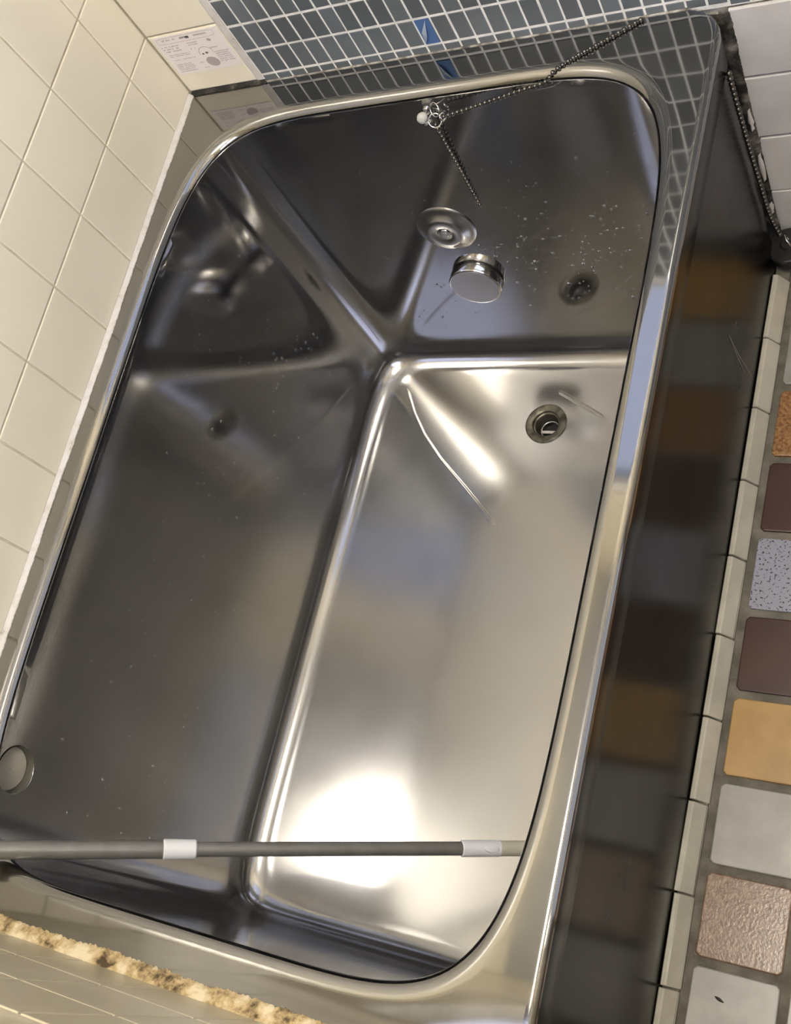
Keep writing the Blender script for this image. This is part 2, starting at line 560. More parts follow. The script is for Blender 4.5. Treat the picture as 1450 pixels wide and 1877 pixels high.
# ---- back wall: cream column beside the left corner
upper = []
for j in range(len(zrows) - 1):
    z0, z1 = zrows[j], zrows[j + 1]
    if j == 0: z0 = 0.4240
    pos = (0.0565, 0.0035, (z0 + z1) / 2)
    hh = z1 - z0 - G
    if hh < 0.01: continue
    if j < 6: tile('tile', 'back', pos, 0.109, hh, 0.0047, 0.0012, MT['cream'], wb)
    else: upper.append((pos, 0.109, hh))
# cream tiles above mosaic and around the window
for x0 in [0.116 + P * k for k in range(0, 16)]:
    for j in range(len(zrows) - 1):
        z0, z1 = zrows[j], zrows[j + 1]
        if z0 < 0.91: continue
        if z1 > WZ0 - 0.03 and z0 < WZ1 + 0.03 and x0 + P > WX0 - 0.03 and x0 < WX1 + 0.03: continue
        ww, hh = min(P, XR - x0) - G, z1 - z0 - G
        if ww < 0.01 or hh < 0.01: continue
        upper.append(((x0 + (ww + G) / 2, 0.0035, (z0 + z1) / 2), ww, hh))
joined_tiles('upper_tiles', 'back', upper, 0.0047, 0.0012, MT['cream'], wb)
mosaic_bed = box('mosaic_grout', 0.1215, XR, 0.0, 0.0035, 0.414, 0.925, MT['mosaic_grout'], wb)
# mosaic
PM, PH, OM, A0 = 0.0215, 0.04045, 0.1438, 0.43175
rest = []
for k in range(-1, 73):
    xa = OM + PM * k
    xb = xa + PM
    if xb > XR: break
    for j in range(-1, 12):
        z0 = A0 + PH * j
        z1 = z0 + PH
        if j == -1:
            z0 = 0.4198 if xa < 0.69 else 0.416
            z1 = A0
        gx = 0.0024
        gz = 0.0034
        ww = PM - gx
        hh = z1 - z0 - gz
        if j == -1: hh = z1 - z0 - gz / 2
        pz = (z0 + z1) / 2 - (gz / 4 if j == -1 else 0)
        pos = (xa + PM / 2 + random.uniform(-.0003, .0003), 0.0035, pz + random.uniform(-.0003, .0003))
        if k < 28 and j < 9:
            tile('tile', 'back', pos, ww, hh, 0.0042, 0.0008, MT['mosaic'], wb, jitter=0.006)
        else:
            rest.append((pos, ww, hh))
joined_tiles('mosaic_field', 'back', rest, 0.0042, 0.0008, MT['mosaic'], wb)
# pale sealant edge between the cream column and the mosaic
edge = box('edge_strip', 0.1125, 0.1215, -0.0012, 0.0035, 0.4245, 1.0, MT['caulk_white'], wb)
# white wall tiles below the mosaic, right of the tub
wg = box('wall_base_grout', 0.69, XR, -0.0004, 0.0035, 0.0, 0.414, MT['white_grout'], wb)
for k in range(10):
    x0 = 0.7000 + P * k
    x1 = min(x0 + P, XR)
    for j in range(4):
        z1 = 0.4135 - P * j
        z0 = z1 - P
        tile('tile', 'back', ((x0 + x1) / 2, -0.0004, (z0 + z1) / 2), x1 - x0 - 0.003, P - (0.0028 if j != 1 else 0.005), 0.0036, 0.001, MT['white_tile'], wb, jitter=0.004)

# ---- window (above the tub, out of frame, seen in the rim)
win = empty('window_1', ((WX0 + WX1) / 2, 0.03, WZ0), 'frosted window with aluminium frame above the blue mosaic', 'window')
win['kind'] = 'structure'
v, f = [], []
for (x0, x1, z0, z1) in ((WX0, WX1, WZ0, WZ0 + .03), (WX0, WX1, WZ1 - .03, WZ1), (WX0, WX0 + .03, WZ0 + .03, WZ1 - .03), (WX1 - .03, WX1, WZ0 + .03, WZ1 - .03), (WXM - .011, WXM + .011, WZ0 + .03, WZ1 - .03)):
    a, b = box_vf(x0, x1, 0.01, 0.06, z0, z1)
    n = len(v); v += a; f += [tuple(n + i for i in q) for q in b]
mesh_obj('frame', v, f, MT['alu'], win)
box('pane', WX0 + .03, WXM - .011, 0.034, 0.038, WZ0 + .03, WZ1 - .03, MT['window_glow'], win)
box('pane', WXM + .011, WX1 - .03, 0.034, 0.038, WZ0 + .03, WZ1 - .03, MT['window_glow'], win)

# ---- frosted window in the near end wall (beside the photographer, out of frame)
win2 = empty('window_2', ((VX0 + VX1) / 2, YF - 0.04, VZ0), 'frosted daylit window in the near end wall beside the tub', 'window')
win2['kind'] = 'structure'
v, f = [], []
VXM = (VX0 + VX1) / 2
for (x0, x1, z0, z1) in ((VX0, VX1, VZ0, VZ0 + .025), (VX0, VX1, VZ1 - .025, VZ1), (VX0, VX0 + .025, VZ0 + .025, VZ1 - .025), (VX1 - .025, VX1, VZ0 + .025, VZ1 - .025), (VXM - .012, VXM + .012, VZ0 + .025, VZ1 - .025)):
    a, b = box_vf(x0, x1, YF - 0.06, YF - 0.02, z0, z1)
    n = len(v); v += a; f += [tuple(n + i for i in q) for q in b]
mesh_obj('frame', v, f, MT['alu'], win2)
box('pane', VX0 + .025, VXM - .012, YF - 0.042, YF - 0.038, VZ0 + .025, VZ1 - .025, MT['window2_glow'], win2)
box('pane', VXM + .012, VX1 - .025, YF - 0.042, YF - 0.038, VZ0 + .025, VZ1 - .025, MT['window2_glow'], win2)

# ---- frosted door in the right wall (out of frame, behind the photographer)
door = empty('door_1', (XR - 0.02, -0.60, 0.0), 'white framed bathroom door with frosted daylit panels', 'door')
door['kind'] = 'structure'
DY0, DY1, DZ1 = -0.96, -0.22, 1.92
v, f = [], []
for (y0, y1, z0, z1) in ((DY0, DY1, 0.0, .10), (DY0, DY1, DZ1 - .06, DZ1), (DY0, DY0 + .05, .10, DZ1 - .06), (DY1 - .05, DY1, .10, DZ1 - .06), (DY0 + .05, DY1 - .05, 0.92, 1.0)):
    a, b = box_vf(XR - 0.035, XR, y0, y1, z0, z1)
    n = len(v); v += a; f += [tuple(n + i for i in q) for q in b]
mesh_obj('frame', v, f, MT['alu'], door)
box('panel', XR - 0.022, XR - 0.016, DY0 + .05, DY1 - .05, 0.10, 0.92, MT['door_glow'], door)
box('panel', XR - 0.022, XR - 0.016, DY0 + .05, DY1 - .05, 1.0, DZ1 - .06, MT['door_glow'], door)

# ---- ceiling lamp (out of frame; its reflection is the bright patch on the tub floor)
lamp = empty('ceiling_lamp', (LAMP[0], LAMP[1], ZC), 'warm round glass ceiling lamp in the middle of the bathroom', 'lamp')
lathe('base', [(0.10, 0.0), (0.10, 0.03), (0.085, 0.04)], (LAMP[0], LAMP[1], ZC), (0, 0, -1), MT['white_plastic'], lamp, cap_end=True)
prof = [(0.085, 0.035), (0.18, 0.05), (0.210, 0.075), (0.213, 0.10), (0.19, 0.125), (0.13, 0.145), (0.06, 0.153), (0.004, 0.155)]
lathe('globe', prof, (LAMP[0], LAMP[1], ZC), (0, 0, -1), MT['lamp_glow'], lamp, cap_end=True)

# ---- floor tiles
Q, YF0, XF, S = 0.10072, -0.22337, 0.72702, 0.0908
col0 = {-3: 'white', -2: 'yellow', -1: 'white', 0: 'orange', 1: 'dark', 2: 'speckle', 3: 'dark', 4: 'yellow', 5: 'white', 6: 'pink', 7: 'white', 8: 'dark'}
kinds = list(FLOOR_MATS)
rf = random.Random(3)
for c in range(10):
    for i in range(-3, 9):
        y1 = YF0 - Q * i
        y0 = y1 - S
        if i == -3: y1 = min(y1, -0.004)
        y1 = min(y1, -0.005); y0 = max(y0, YF + 0.004)
        x0 = XF + Q * c
        x1 = min(x0 + S, XR - 0.004)
        if x1 - x0 < 0.01 or y1 - y0 < 0.01: continue
        kd = col0[i] if c == 0 else ('white' if (c == 1 and i >= 6) else rf.choice(kinds))
        tile('tile', 'floor', ((x0 + x1) / 2, (y0 + y1) / 2, -0.004), x1 - x0, y1 - y0, 0.0042, 0.0012, FLOOR_MATS[kd], floor, r=0.004, jitter=0.003)

# ---- cove tiles along the foot of the apron
trim = mesh_obj('trim_1', *box_vf(0.6985, 0.7165, YF, -0.04, -0.004, 0.003), MT['floor_grout'])
struct(trim, 'low row of pale rounded edging tiles along the foot of the tub', 'trim')
ys = [-0.157, -0.257, -0.357, -0.457, -0.557, -0.657, -0.755, -0.858, -0.959, YF + 0.002]
def cove_vf(L):
    pr = [(0.0, 0.0), (0.0, 0.0175), (0.0010, 0.0190), (0.0046, 0.0190), (0.0068, 0.0180), (0.0084, 0.0158), (0.0178, 0.0022), (0.0190, 0.0)]
    V, F = [], []
    n = len(pr)
    for s, sc in ((-1, .93), (-.985, 1.0), (.985, 1.0), (1, .93)):
        for (px, pz) in pr: V.append((px * sc, s * L / 2, pz * sc))
    for k in range(3):
        for i in range(n - 1):
            F.append((k * n + i, k * n + i + 1, (k + 1) * n + i + 1, (k + 1) * n + i))
    F.append(tuple(range(n))); F.append(tuple(reversed(range(3 * n, 4 * n))))
    F = [tuple(reversed(q)) for q in F]
    return V, F
yprev = -0.062
for y in ys:
    L = yprev - y - 0.0022
    V, F = cove_vf(L)
    o = mesh_obj('cove_tile', V, F, MT['cove'], None)
    o.location = (0.6982 + random.uniform(-.0004, .0010), (yprev + y) / 2, 0.001)
    o.rotation_euler = (0, 0, random.uniform(-.006, .006))
    o.parent = trim
    yprev = y

# ================================================================= THE TUB
tub = empty('bathtub', (0.35, -0.527, 0.0), 'deep brushed stainless steel bathtub built in between tiled walls', 'bathtub')
CTR = np.array([0.3505, -0.535])

def superell(cx, cy, a, b, n):
    return lambda x, y: (np.abs((x - cx) / a) ** n + np.abs((y - cy) / b) ** n) ** (1 / n) - 1

def rrect(x0, x1, y0, y1, r_small, r_br):
    def F(x, y):
        r = np.where((x > (x0 + x1) / 2) & (y > (y0 + y1) / 2), r_br, r_small)
        dx = np.abs(x - (x0 + x1) / 2) - ((x1 - x0) / 2 - r)
        dy = np.abs(y - (y0 + y1) / 2) - ((y1 - y0) / 2 - r)
        return np.hypot(np.maximum(dx, 0), np.maximum(dy, 0)) + np.minimum(np.maximum(dx, dy), 0) - r
    return F

def march(F, ang):
    lo = np.zeros_like(ang); hi = np.full_like(ang, 1.2)
    c, s = np.cos(ang), np.sin(ang)
    for _ in range(48):
        mid = (lo + hi) / 2
        ins = F(CTR[0] + mid * c, CTR[1] + mid * s) < 0
        lo = np.where(ins, mid, lo); hi = np.where(ins, hi, mid)
    return np.stack([CTR[0] + lo * c, CTR[1] + lo * s], 1)

NA = 352
OPEN = (0.3505, -0.535, 0.3165, 0.477, 6.3)
t = np.linspace(0, 2 * np.pi, 20001)
pp = march(superell(*OPEN), t)
arc = np.concatenate([[0], np.cumsum(np.hypot(*np.diff(pp, axis=0).T))])
ANG = np.interp(np.arange(NA) / NA * arc[-1], arc, t)

def off_ell(d, base=OPEN):
    cx, cy, a, b, n = base
    return superell(cx, cy, a + d, b + d, n)

def build_loops(loops):
    V, F = [], []
    for k, (Fn, z) in enumerate(loops):
        p = march(Fn, ANG) if callable(Fn) else Fn
        V += [(x, y, z) for x, y in p]
    for k in range(len(loops) - 1):
        for i in range(NA):
            j = (i + 1) % NA
            F.append((k * NA + i, k * NA + j, (k + 1) * NA + j, (k + 1) * NA + i))
    return V, F

X0, X1, Y0, Y1 = 0.0005, 0.700, -1.0640, -0.0008
def orect(ins): return rrect(X0 + ins * 0.12, X1 - ins, Y0 + ins * 0.12, Y1 - ins * 0.3, 0.003, 0.042 - ins)
SK = 0.046
loops = [(orect(0.0), H - 0.0085), (orect(0.0), H - 0.0065)]
for a in np.linspace(0, 1, 7)[1:]:
    th = a * math.pi / 2
    loops.append((orect(0.0065 * (1 - math.cos(th))), H - 0.0065 + 0.0065 * math.sin(th)))
def lerpF(A, B, s): return lambda x, y: (1 - s) * A(x, y) + s * B(x, y)
# flat top is straight quads; rolled lip
LIP = 0.013
lipr = []
for a in np.linspace(0, 1, 9):
    th = a * math.radians(72)
    lipr.append((LIP * (1 - math.sin(th) / math.sin(math.radians(72))), H - 0.0085 * (1 - math.cos(th)) / (1 - math.cos(math.radians(72)))))
pa, pb = march(loops[-1][0], ANG), march(off_ell(LIP), ANG)
for sfrac in (0.06, 0.12, 0.3, 0.5, 0.7, 0.86, 0.94):      # the flat top stays truly flat
    loops.append((pa * (1 - sfrac) + pb * sfrac, H))
for d, z in lipr: loops.append((off_ell(d), z))
loops += [(off_ell(-0.0004), H - 0.0105), (off_ell(0.0002), H - 0.0125), (off_ell(0.004), H - 0.0135)]
V, F = build_loops(loops)
rim = mesh_obj('rim', V, F, MT['rim'], tub, True)
rim['label'] = 'flat polished rim with a rolled inner lip'

# basin
ZF = -0.125
ZT = H - 0.0125
TOP = (0.3505, -0.535, 0.3195, 0.4790, 8.5)
BOT = (0.3455, -0.5500, 0.2955, 0.4630, 11.0)
def at_h(z, extra=0.0):
    s = (ZT - z) / (ZT - ZF)
    b = [TOP[i] + (BOT[i] - TOP[i]) * s for i in range(5)]
    return superell(b[0], b[1], b[2] - extra, b[3] - extra, b[4])
RF = 0.034
loops = [(off_ell(0.0038), H - 0.0132)]
NW = 40
for z in np.linspace(ZT - 0.002, ZF + RF, NW): loops.append((at_h(z), z))
for a in np.linspace(0, 1, 11)[1:]:
    th = a * math.pi / 2
    loops.append((at_h(ZF, RF * (1 - math.cos(th))), ZF + RF * (1 - math.sin(th))))
V, F = build_loops(loops)
V = np.array(V)
# floor: shrink the last loop to the centre
last = V[-NA:, :2]
NF = 64
DR = np.array([0.3678, -0.2121])
J = np.array([0.3251, -0.3893])               # where the pressed creases meet
def fold(p):
    """Pressed falls of the tub floor towards the outlet (metres above ZF)."""
    q = p - J
    d1 = np.array([0.249, -0.285]); d1 /= np.linalg.norm(d1)
    n1 = np.array([d1[1], -d1[0]]); n1 = n1 if n1 @ np.array([-1, -1]) > 0 else -n1
    d3 = np.array([0.227, 0.324]); d3 /= np.linalg.norm(d3)
    n3 = np.array([d3[1], -d3[0]]); n3 = n3 if n3 @ np.array([0, -1]) > 0 else -n3
    c2 = np.array([0.4110, -0.1751]); d2 = np.array([0.076, -0.040]); d2 /= np.linalg.norm(d2)
    n2 = np.array([-d2[1], d2[0]]); n2 = n2 if n2 @ np.array([0, 1]) > 0 else -n2
    a = 0.010 * (q @ n1); b = 0.003 * (q @ n3); c = 0.020 * ((p - c2) @ n2)
    z = np.zeros(len(p)); k = 0.00005
    st = np.stack([z, a, b, c], 1)
    mx = st.max(1)
    return mx + k * np.log(np.exp((st - mx[:, None]) / k).sum(1)) - k * math.log(4)
nw0 = len(V)
wt = np.clip(1 - (V[:, 2] - ZF) / 0.14, 0, 1)
V[:, 2] += fold(V[:, :2]) * wt
Vf = []
for r in range(1, NF):
    s = r / NF
    xy = last * (1 - s) + np.array([BOT[0], BOT[1]]) * s
    Vf.append(np.column_stack([xy, ZF + fold(xy)]))
V = np.vstack([V] + Vf + [np.array([[BOT[0], BOT[1], ZF + fold(np.array([[BOT[0], BOT[1]]]))[0]]])])
base = nw0 - NA
for r in range(NF - 1):
    for i in range(NA):
        j = (i + 1) % NA
        F.append((base + r * NA + i, base + r * NA + j, base + (r + 1) * NA + j, base + (r + 1) * NA + i))
ci = len(V) - 1
for i in range(NA):
    F.append((base + (NF - 1) * NA + i, base + (NF - 1) * NA + (i + 1) % NA, ci))

def cut_hole(V, F, center, ax_u, ax_v, ax_n, r, depth_test, rings, surf=None):
    """Open a round hole in a nearly flat area of the grid; rings = [(radius, offset along n)] continue the surface."""
    V = np.asarray(V)
    rel = V - np.array(center)
    u, v, n = rel @ np.array(ax_u), rel @ np.array(ax_v), rel @ np.array(ax_n)
    near = (np.hypot(u, v) < r * 1.22) & (np.abs(n) < depth_test)
    kill = [fi for fi, f in enumerate(F) if any(near[i] for i in f)]
    ks = set(kill)
    edges = {}
    for fi in kill:
        f = F[fi]
        for a, b in zip(f, f[1:] + f[:1]):
            key = (min(a, b), max(a, b)); edges[key] = edges.get(key, 0) + 1
    bnd = sorted({i for e, c in edges.items() if c == 1 for i in e}, key=lambda i: math.atan2(v[i], u[i]))
    F = [f for fi, f in enumerate(F) if fi not in ks]
    N = len(bnd)
    prev = bnd
    extra = []
    base = len(V)
    nm = n[bnd].mean()
    for (rr, dz) in rings:
        cur = []
        for i in bnd:
            a = math.atan2(v[i], u[i])
            nn = n[i] if dz == 0 else nm
            if surf is not None:
                nn = surf(rr * math.cos(a), rr * math.sin(a))
            extra.append(np.array(center) + rr * math.cos(a) * np.array(ax_u) + rr * math.sin(a) * np.array(ax_v) + (nn + dz) * np.array(ax_n))
            cur.append(base + len(extra) - 1)
        for k in range(N):
            l = (k + 1) % N
            F.append((prev[k], prev[l], cur[l], cur[k]))
        prev = cur
    return np.vstack([V, np.array(extra)]), F, nm

# outlet hole in the floor
V, F, _ = cut_hole(V, F, (DR[0], DR[1], ZF), (1, 0, 0), (0, 1, 0), (0, 0, 1), 0.026, 0.02, [(0.0265, 0.0), (0.0262, -0.004)])
# round recess in the left side
RY, RZ = -0.9075, 0.372
def left_x(y, z):
    s = (ZT - z) / (ZT - ZF)
    b = [TOP[i] + (BOT[i] - TOP[i]) * s for i in range(5)]
    return b[0] - b[2] * (1 - abs((y - b[1]) / b[3]) ** b[4]) ** (1 / b[4])
def back_y(x, z):
    s = (ZT - z) / (ZT - ZF)
    b = [TOP[i] + (BOT[i] - TOP[i]) * s for i in range(5)]
    return b[1] + b[3] * (1 - abs((x - b[0]) / b[2]) ** b[4]) ** (1 / b[4])
RX = left_x(RY, RZ)
V, F, RN = cut_hole(V, F, (RX, RY, RZ), (0, 1, 0), (0, 0, 1), (1, 0, 0), 0.0265, 0.03, [(0.0300, 0.0), (0.0282, 0.0), (0.0276, 0.0), (0.0272, -0.0004), (0.0268, -0.0022), (0.0262, -0.013)], surf=lambda a, b: left_x(RY + a, RZ + b) - RX)
basin = mesh_obj('basin', V, F, MT['basin'], tub, True)
bm = bmesh.new(); bm.from_mesh(basin.data); bmesh.ops.recalc_face_normals(bm, faces=bm.faces)
# make normals face the inside of the tub
bm.faces.ensure_lookup_table()
ff = min(bm.faces, key=lambda f: (f.calc_center_median() - Vector((0.25, -0.7, ZF))).length)
if ff.normal.z < 0: bmesh.ops.reverse_faces(bm, faces=bm.faces)
bm.to_mesh(basin.data); bm.free()
basin.data.polygons.foreach_set('use_smooth', [True] * len(basin.data.polygons))
basin.data.set_sharp_from_angle(angle=math.radians(50))
basin['label'] = 'brushed steel basin with pressed falls to the outlet'

# outer shell / apron
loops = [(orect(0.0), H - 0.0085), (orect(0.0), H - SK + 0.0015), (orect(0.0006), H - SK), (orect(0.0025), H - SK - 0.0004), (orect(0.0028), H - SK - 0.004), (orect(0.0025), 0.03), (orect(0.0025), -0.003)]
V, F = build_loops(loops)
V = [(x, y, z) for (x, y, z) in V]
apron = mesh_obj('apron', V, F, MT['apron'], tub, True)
apron.data.set_sharp_from_angle(angle=math.radians(40))
apron['label'] = 'plain steel apron facing the bathroom floor'
# fine V scratch on the apron
def ribbon(name, pts, w, mat, parent, nrm):
    V, F = [], []
    pts = [Vector(p) for p in pts]
    for i, p in enumerate(pts):
        d = (pts[min(i + 1, len(pts) - 1)] - pts[max(i - 1, 0)]).normalized()
        s = d.cross(Vector(nrm)).normalized() * w / 2 * (0.35 if i in (0, len(pts) - 1) else 1)
        V += [tuple(p - s), tuple(p + s), tuple(p + Vector(nrm) * 0.0002)]
    for i in range(len(pts) - 1):
        a = i * 3
        F += [(a, a + 3, a + 5, a + 2), (a + 2, a + 5, a + 4, a + 1)]
    return mesh_obj(name, V, F, mat, parent)
MT['scratch'] = simple('scratched_steel', (0.50, 0.49, 0.48), 0.45, 1.0)
xs = X1 - 0.0024
ribbon('scratch', [(xs, -0.249, 0.183), (xs, -0.2465, 0.13), (xs, -0.238, 0.044)], 0.0016, MT['scratch'], apron, (1, 0, 0))
ribbon('scratch', [(xs, -0.249, 0.183), (xs, -0.241, 0.12), (xs, -0.224, 0.038)], 0.0016, MT['scratch'], apron, (1, 0, 0))

# crisp pressed creases of the floor
def crease(path, width, height):
    pts = []
    for (a, b) in zip(path, path[1:]):
        for k in range(10): pts.append((a[0] + (b[0] - a[0]) * k / 10, a[1] + (b[1] - a[1]) * k / 10))
    pts.append(path[-1])
    P2 = np.array(pts)
    zz = ZF + fold(P2)
    V, F = [], []
    n = len(P2)
    K = 9
    for i in range(n):
        d = P2[min(i + 1, n - 1)] - P2[max(i - 1, 0)]
        d = d / np.linalg.norm(d)
        sv = np.array([-d[1], d[0]])
        e = min(1.0, min(i + 0.4, n - 1 - i + 0.4) / 3.0)
        for k in range(K):
            u = -1 + 2 * k / (K - 1)
            q = P2[i] + sv * width / 2 * u * (0.5 + 0.5 * e)
            V.append((q[0], q[1], zz[i] - 0.0003 + height * e * math.cos(u * math.pi / 2) ** 2 + 0.0003 * e))
    for i in range(n - 1):
        for k in range(K - 1):
            F.append((i * K + k, i * K + k + 1, (i + 1) * K + k + 1, (i + 1) * K + k))
    return mesh_obj('pressed_crease', V, F, MT['basin'], basin, True)
crease([(0.1071, -0.1455), (0.1353, -0.1957), (0.1632, -0.2347), (0.2030, -0.2770), (0.2570, -0.3245), (0.2920, -0.3565), (0.3241, -0.3868)], 0.009, 0.0004)
crease([(0.3736, -0.1541), (0.3981, -0.1673), (0.4271, -0.1838), (0.4602, -0.2026)], 0.009, 0.0004)

# outlet fitting
zfl = ZF + float(fold(DR[None])[0])
outlet = lathe('outlet', [(0.0325, 0.0), (0.0325, 0.0018), (0.0305, 0.0032), (0.0245, 0.0026), (0.0215, 0.0008), (0.0205, -0.003), (0.0185, -0.004), (0.0180, -0.045)],
               (DR[0], DR[1], zfl), (0, 0, 1), MT['brass_dirty'], tub, 48)
outlet['label'] = 'tarnished round outlet flange in the tub floor'
lathe('throat_bottom', [(0.0179, -0.0385), (0.001, -0.04)], (DR[0], DR[1], zfl), (0, 0, 1), MT['black'], outlet, 32, cap_end=True)
torus('strainer_ring', (DR[0] + 0.001, DR[1] - 0.001, zfl - 0.020), 0.0145, 0.0012, (0, 0, 1), MT['satin'], outlet)
bm = bmesh.new()
v, f = box_vf(-0.0145, 0.0145, -0.0022, 0.0022, -0.0015, 0.0015)
vs = [bm.verts.new(Vector(p) + Vector((DR[0] + 0.001, DR[1] - 0.005, zfl - 0.020))) for p in v]
for q in f: bm.faces.new([vs[i] for i in q])
bm_obj('strainer_bar', bm, MT['satin'], outlet, False)

# dished flange and round knob on the back side
def back_normal(x, z):
    e = 1e-4
    dx = (back_y(x + e, z) - back_y(x - e, z)) / (2 * e)
    dz = (back_y(x, z + e) - back_y(x, z - e)) / (2 * e)
    return Vector((dx, -1, dz)).normalized()
fx, fz = 0.2940, 0.1792
fn = back_normal(fx, fz)
fo = Vector((fx, back_y(fx, fz), fz))
fl = lathe('overflow_flange', [(0.0425, -0.001), (0.0425, 0.0012), (0.0405, 0.0026), (0.0375, 0.0032), (0.0315, 0.0052), (0.0270, 0.0090), (0.0245, 0.0105), (0.0225, 0.0108), (0.0125, 0.0106), (0.0112, 0.0098), (0.0108, 0.0035), (0.0002, 0.0030)],
           fo, fn, MT['satin'], tub, 56)
fl['label'] = 'dished round steel flange with a centre screw'
lathe('screw', [(0.0068, 0.003), (0.0068, 0.0075), (0.0058, 0.0085), (0.0030, 0.0085), (0.0026, 0.0065), (0.0002, 0.0064)], fo, fn, MT['chrome'], fl, 24)
kx, kz = 0.2982, 0.0742
kz -= 0.007
kn = back_normal(kx, kz)
ko = Vector((kx, back_y(kx, kz), kz))
kb = lathe('overflow_knob', [(0.0340, -0.001), (0.0340, 0.0022), (0.0385, 0.0026), (0.0390, 0.0036), (0.0390, 0.0140), (0.0380, 0.0152), (0.0365, 0.0156), (0.0005, 0.0158)],
           ko, kn, MT['chrome'], tub, 56, angle=30)
kb['label'] = 'short round chrome knob with a flat satin face'
lathe('knob_face', [(0.0362, 0.0150), (0.0360, 0.0162), (0.0003, 0.0164)], ko, kn, MT['satin'], kb, 56)
# cap in the recess
cap = lathe('recess_cap', [(0.0262, 0.0), (0.0262, 0.003), (0.0245, 0.0045), (0.0005, 0.0052)], (RX - 0.014, RY, RZ), (1, 0, 0), MT['cap_plastic'], tub, 40)
gk = lathe('recess_dark_ring', [(0.0259, 0.0), (0.0259, 0.0115), (0.0266, 0.0130), (0.0272, 0.0136)], (RX - 0.014, RY, RZ), (1, 0, 0), MT['dark_ring'], tub, 40)  # ring added so the mirror-bright recess wall turns dark
gk['label'] = 'dark olive ring added to darken the wall of the round recess'
cap['label'] = 'beige plastic cap sunk in the long side near the rim'

# ================================================================= SEALANT
def bead(name, pts_fn, n, prof_fn, mat, label, cat='sealant', smooth=True):
    """Irregular bead: pts_fn(t)->origin, prof_fn(t)->list of 3D offsets."""
    V, F = [], []
    m = None
    for i in range(n + 1):
        tt = i / n
        o = Vector(pts_fn(tt))
        pr = prof_fn(tt)
        m = len(pr)
        for q in pr: V.append(tuple(o + Vector(q)))
    for i in range(n):
        for k in range(m - 1):
            F.append((i * m + k, i * m + k + 1, (i + 1) * m + k + 1, (i + 1) * m + k))
    o = mesh_obj(name, V, F, mat, None, smooth)
    tag(o, label, cat, kind='structure')
    return o
def nz1(t, seed, freqs=(3, 7, 17, 41, 90)):
    r = random.Random(seed)
    s = 0
    for k, fq in enumerate(freqs):
        s += math.sin(t * fq * 2 * math.pi + r.uniform(0, 6.28)) * (1 / (k + 1.3))
    return s / 1.6
# left: white
def lp(t):
    wdt = 0.0046 + 0.0013 * nz1(t, 1) + 0.0005 * random.uniform(-1, 1)
    hgt = 0.0042 + 0.0006 * nz1(t, 2)
    return [(-0.0005, 0, hgt + 0.001), (0.0010, 0, hgt), (wdt * 0.55, 0, hgt * 0.45), (wdt, 0, 0.0012), (wdt + 0.0003, 0, -0.0006)]
bead('trim_2', lambda t: (0.0, -0.004 - t * 1.06, H), 420, lp, MT['caulk_white'], 'thin white sealant line between cream tiles and the tub rim', 'sealant')
# front: thick beige mouldy
def fp(t):
    wdt = 0.0140 + 0.0022 * nz1(t, 5, (4, 9, 21, 47, 110, 190)) + 0.0009 * random.uniform(-1, 1)
    hgt = 0.010 + 0.0012 * nz1(t, 6)
    return [(0, wdt + 0.0004, -0.0008), (0, wdt, 0.0014), (0, wdt * 0.82, hgt * 0.38), (0, wdt * 0.5, hgt * 0.72), (0, wdt * 0.2, hgt * 0.95), (0, -0.0003, hgt * 1.1)]
bead('trim_3', lambda t: (0.002 + t * 0.698, YF, H), 420, fp, MT['caulk_beige'], 'thick beige mouldy sealant bead along the near end of the tub', 'sealant')
# back: black under cream tiles, thin grey under the mosaic
def bp1(t):
    wdt = 0.0045 + 0.0012 * nz1(t, 8, (2, 5, 11)) + 0.0006 * random.uniform(-1, 1)
    return [(0, 0.0, 0.0036), (0, -0.0012, 0.0026 + 0.0010 * nz1(t, 9, (3, 8, 19))), (0, -wdt * 0.7, 0.002), (0, -wdt, 0.0006), (0, -wdt - 0.0003, -0.0006)]
bead('trim_4', lambda t: (0.002 + t * 0.122, 0.0, H), 90, bp1, MT['caulk_dark'], 'black mouldy joint under the cream tile in the corner', 'sealant')
def bp2(t):
    wdt = 0.0017 + 0.0006 * nz1(t, 11) + 0.0003 * random.uniform(-1, 1)
    return [(0, 0.0, 0.0014), (0, -wdt * 0.6, 0.0010), (0, -wdt, 0.0004), (0, -wdt - 0.0002, -0.0006)]
bead('trim_5', lambda t: (0.124 + t * 0.54, 0.0, H), 300, bp2, MT['joint_grey'], 'thin pale joint between blue mosaic and tub rim', 'sealant')
# grimy vertical joint where the apron meets the back wall
def bp3(t):
    wdt = 0.0045 + 0.003 * nz1(t, 13, (2, 5, 13)) + 0.001 * random.uniform(-1, 1)
    return [(-0.03, -0.001, 0), (-0.004, -0.0055, 0), (wdt * 0.3, -0.0045, 0), (wdt * 0.6, -0.0038, 0)]
bead('trim_6', lambda t: (0.700, 0.0, 0.0 + t * 0.41), 200, bp3, MT['caulk_grime'], 'grimy dark joint between tub end and white wall tiles', 'sealant')
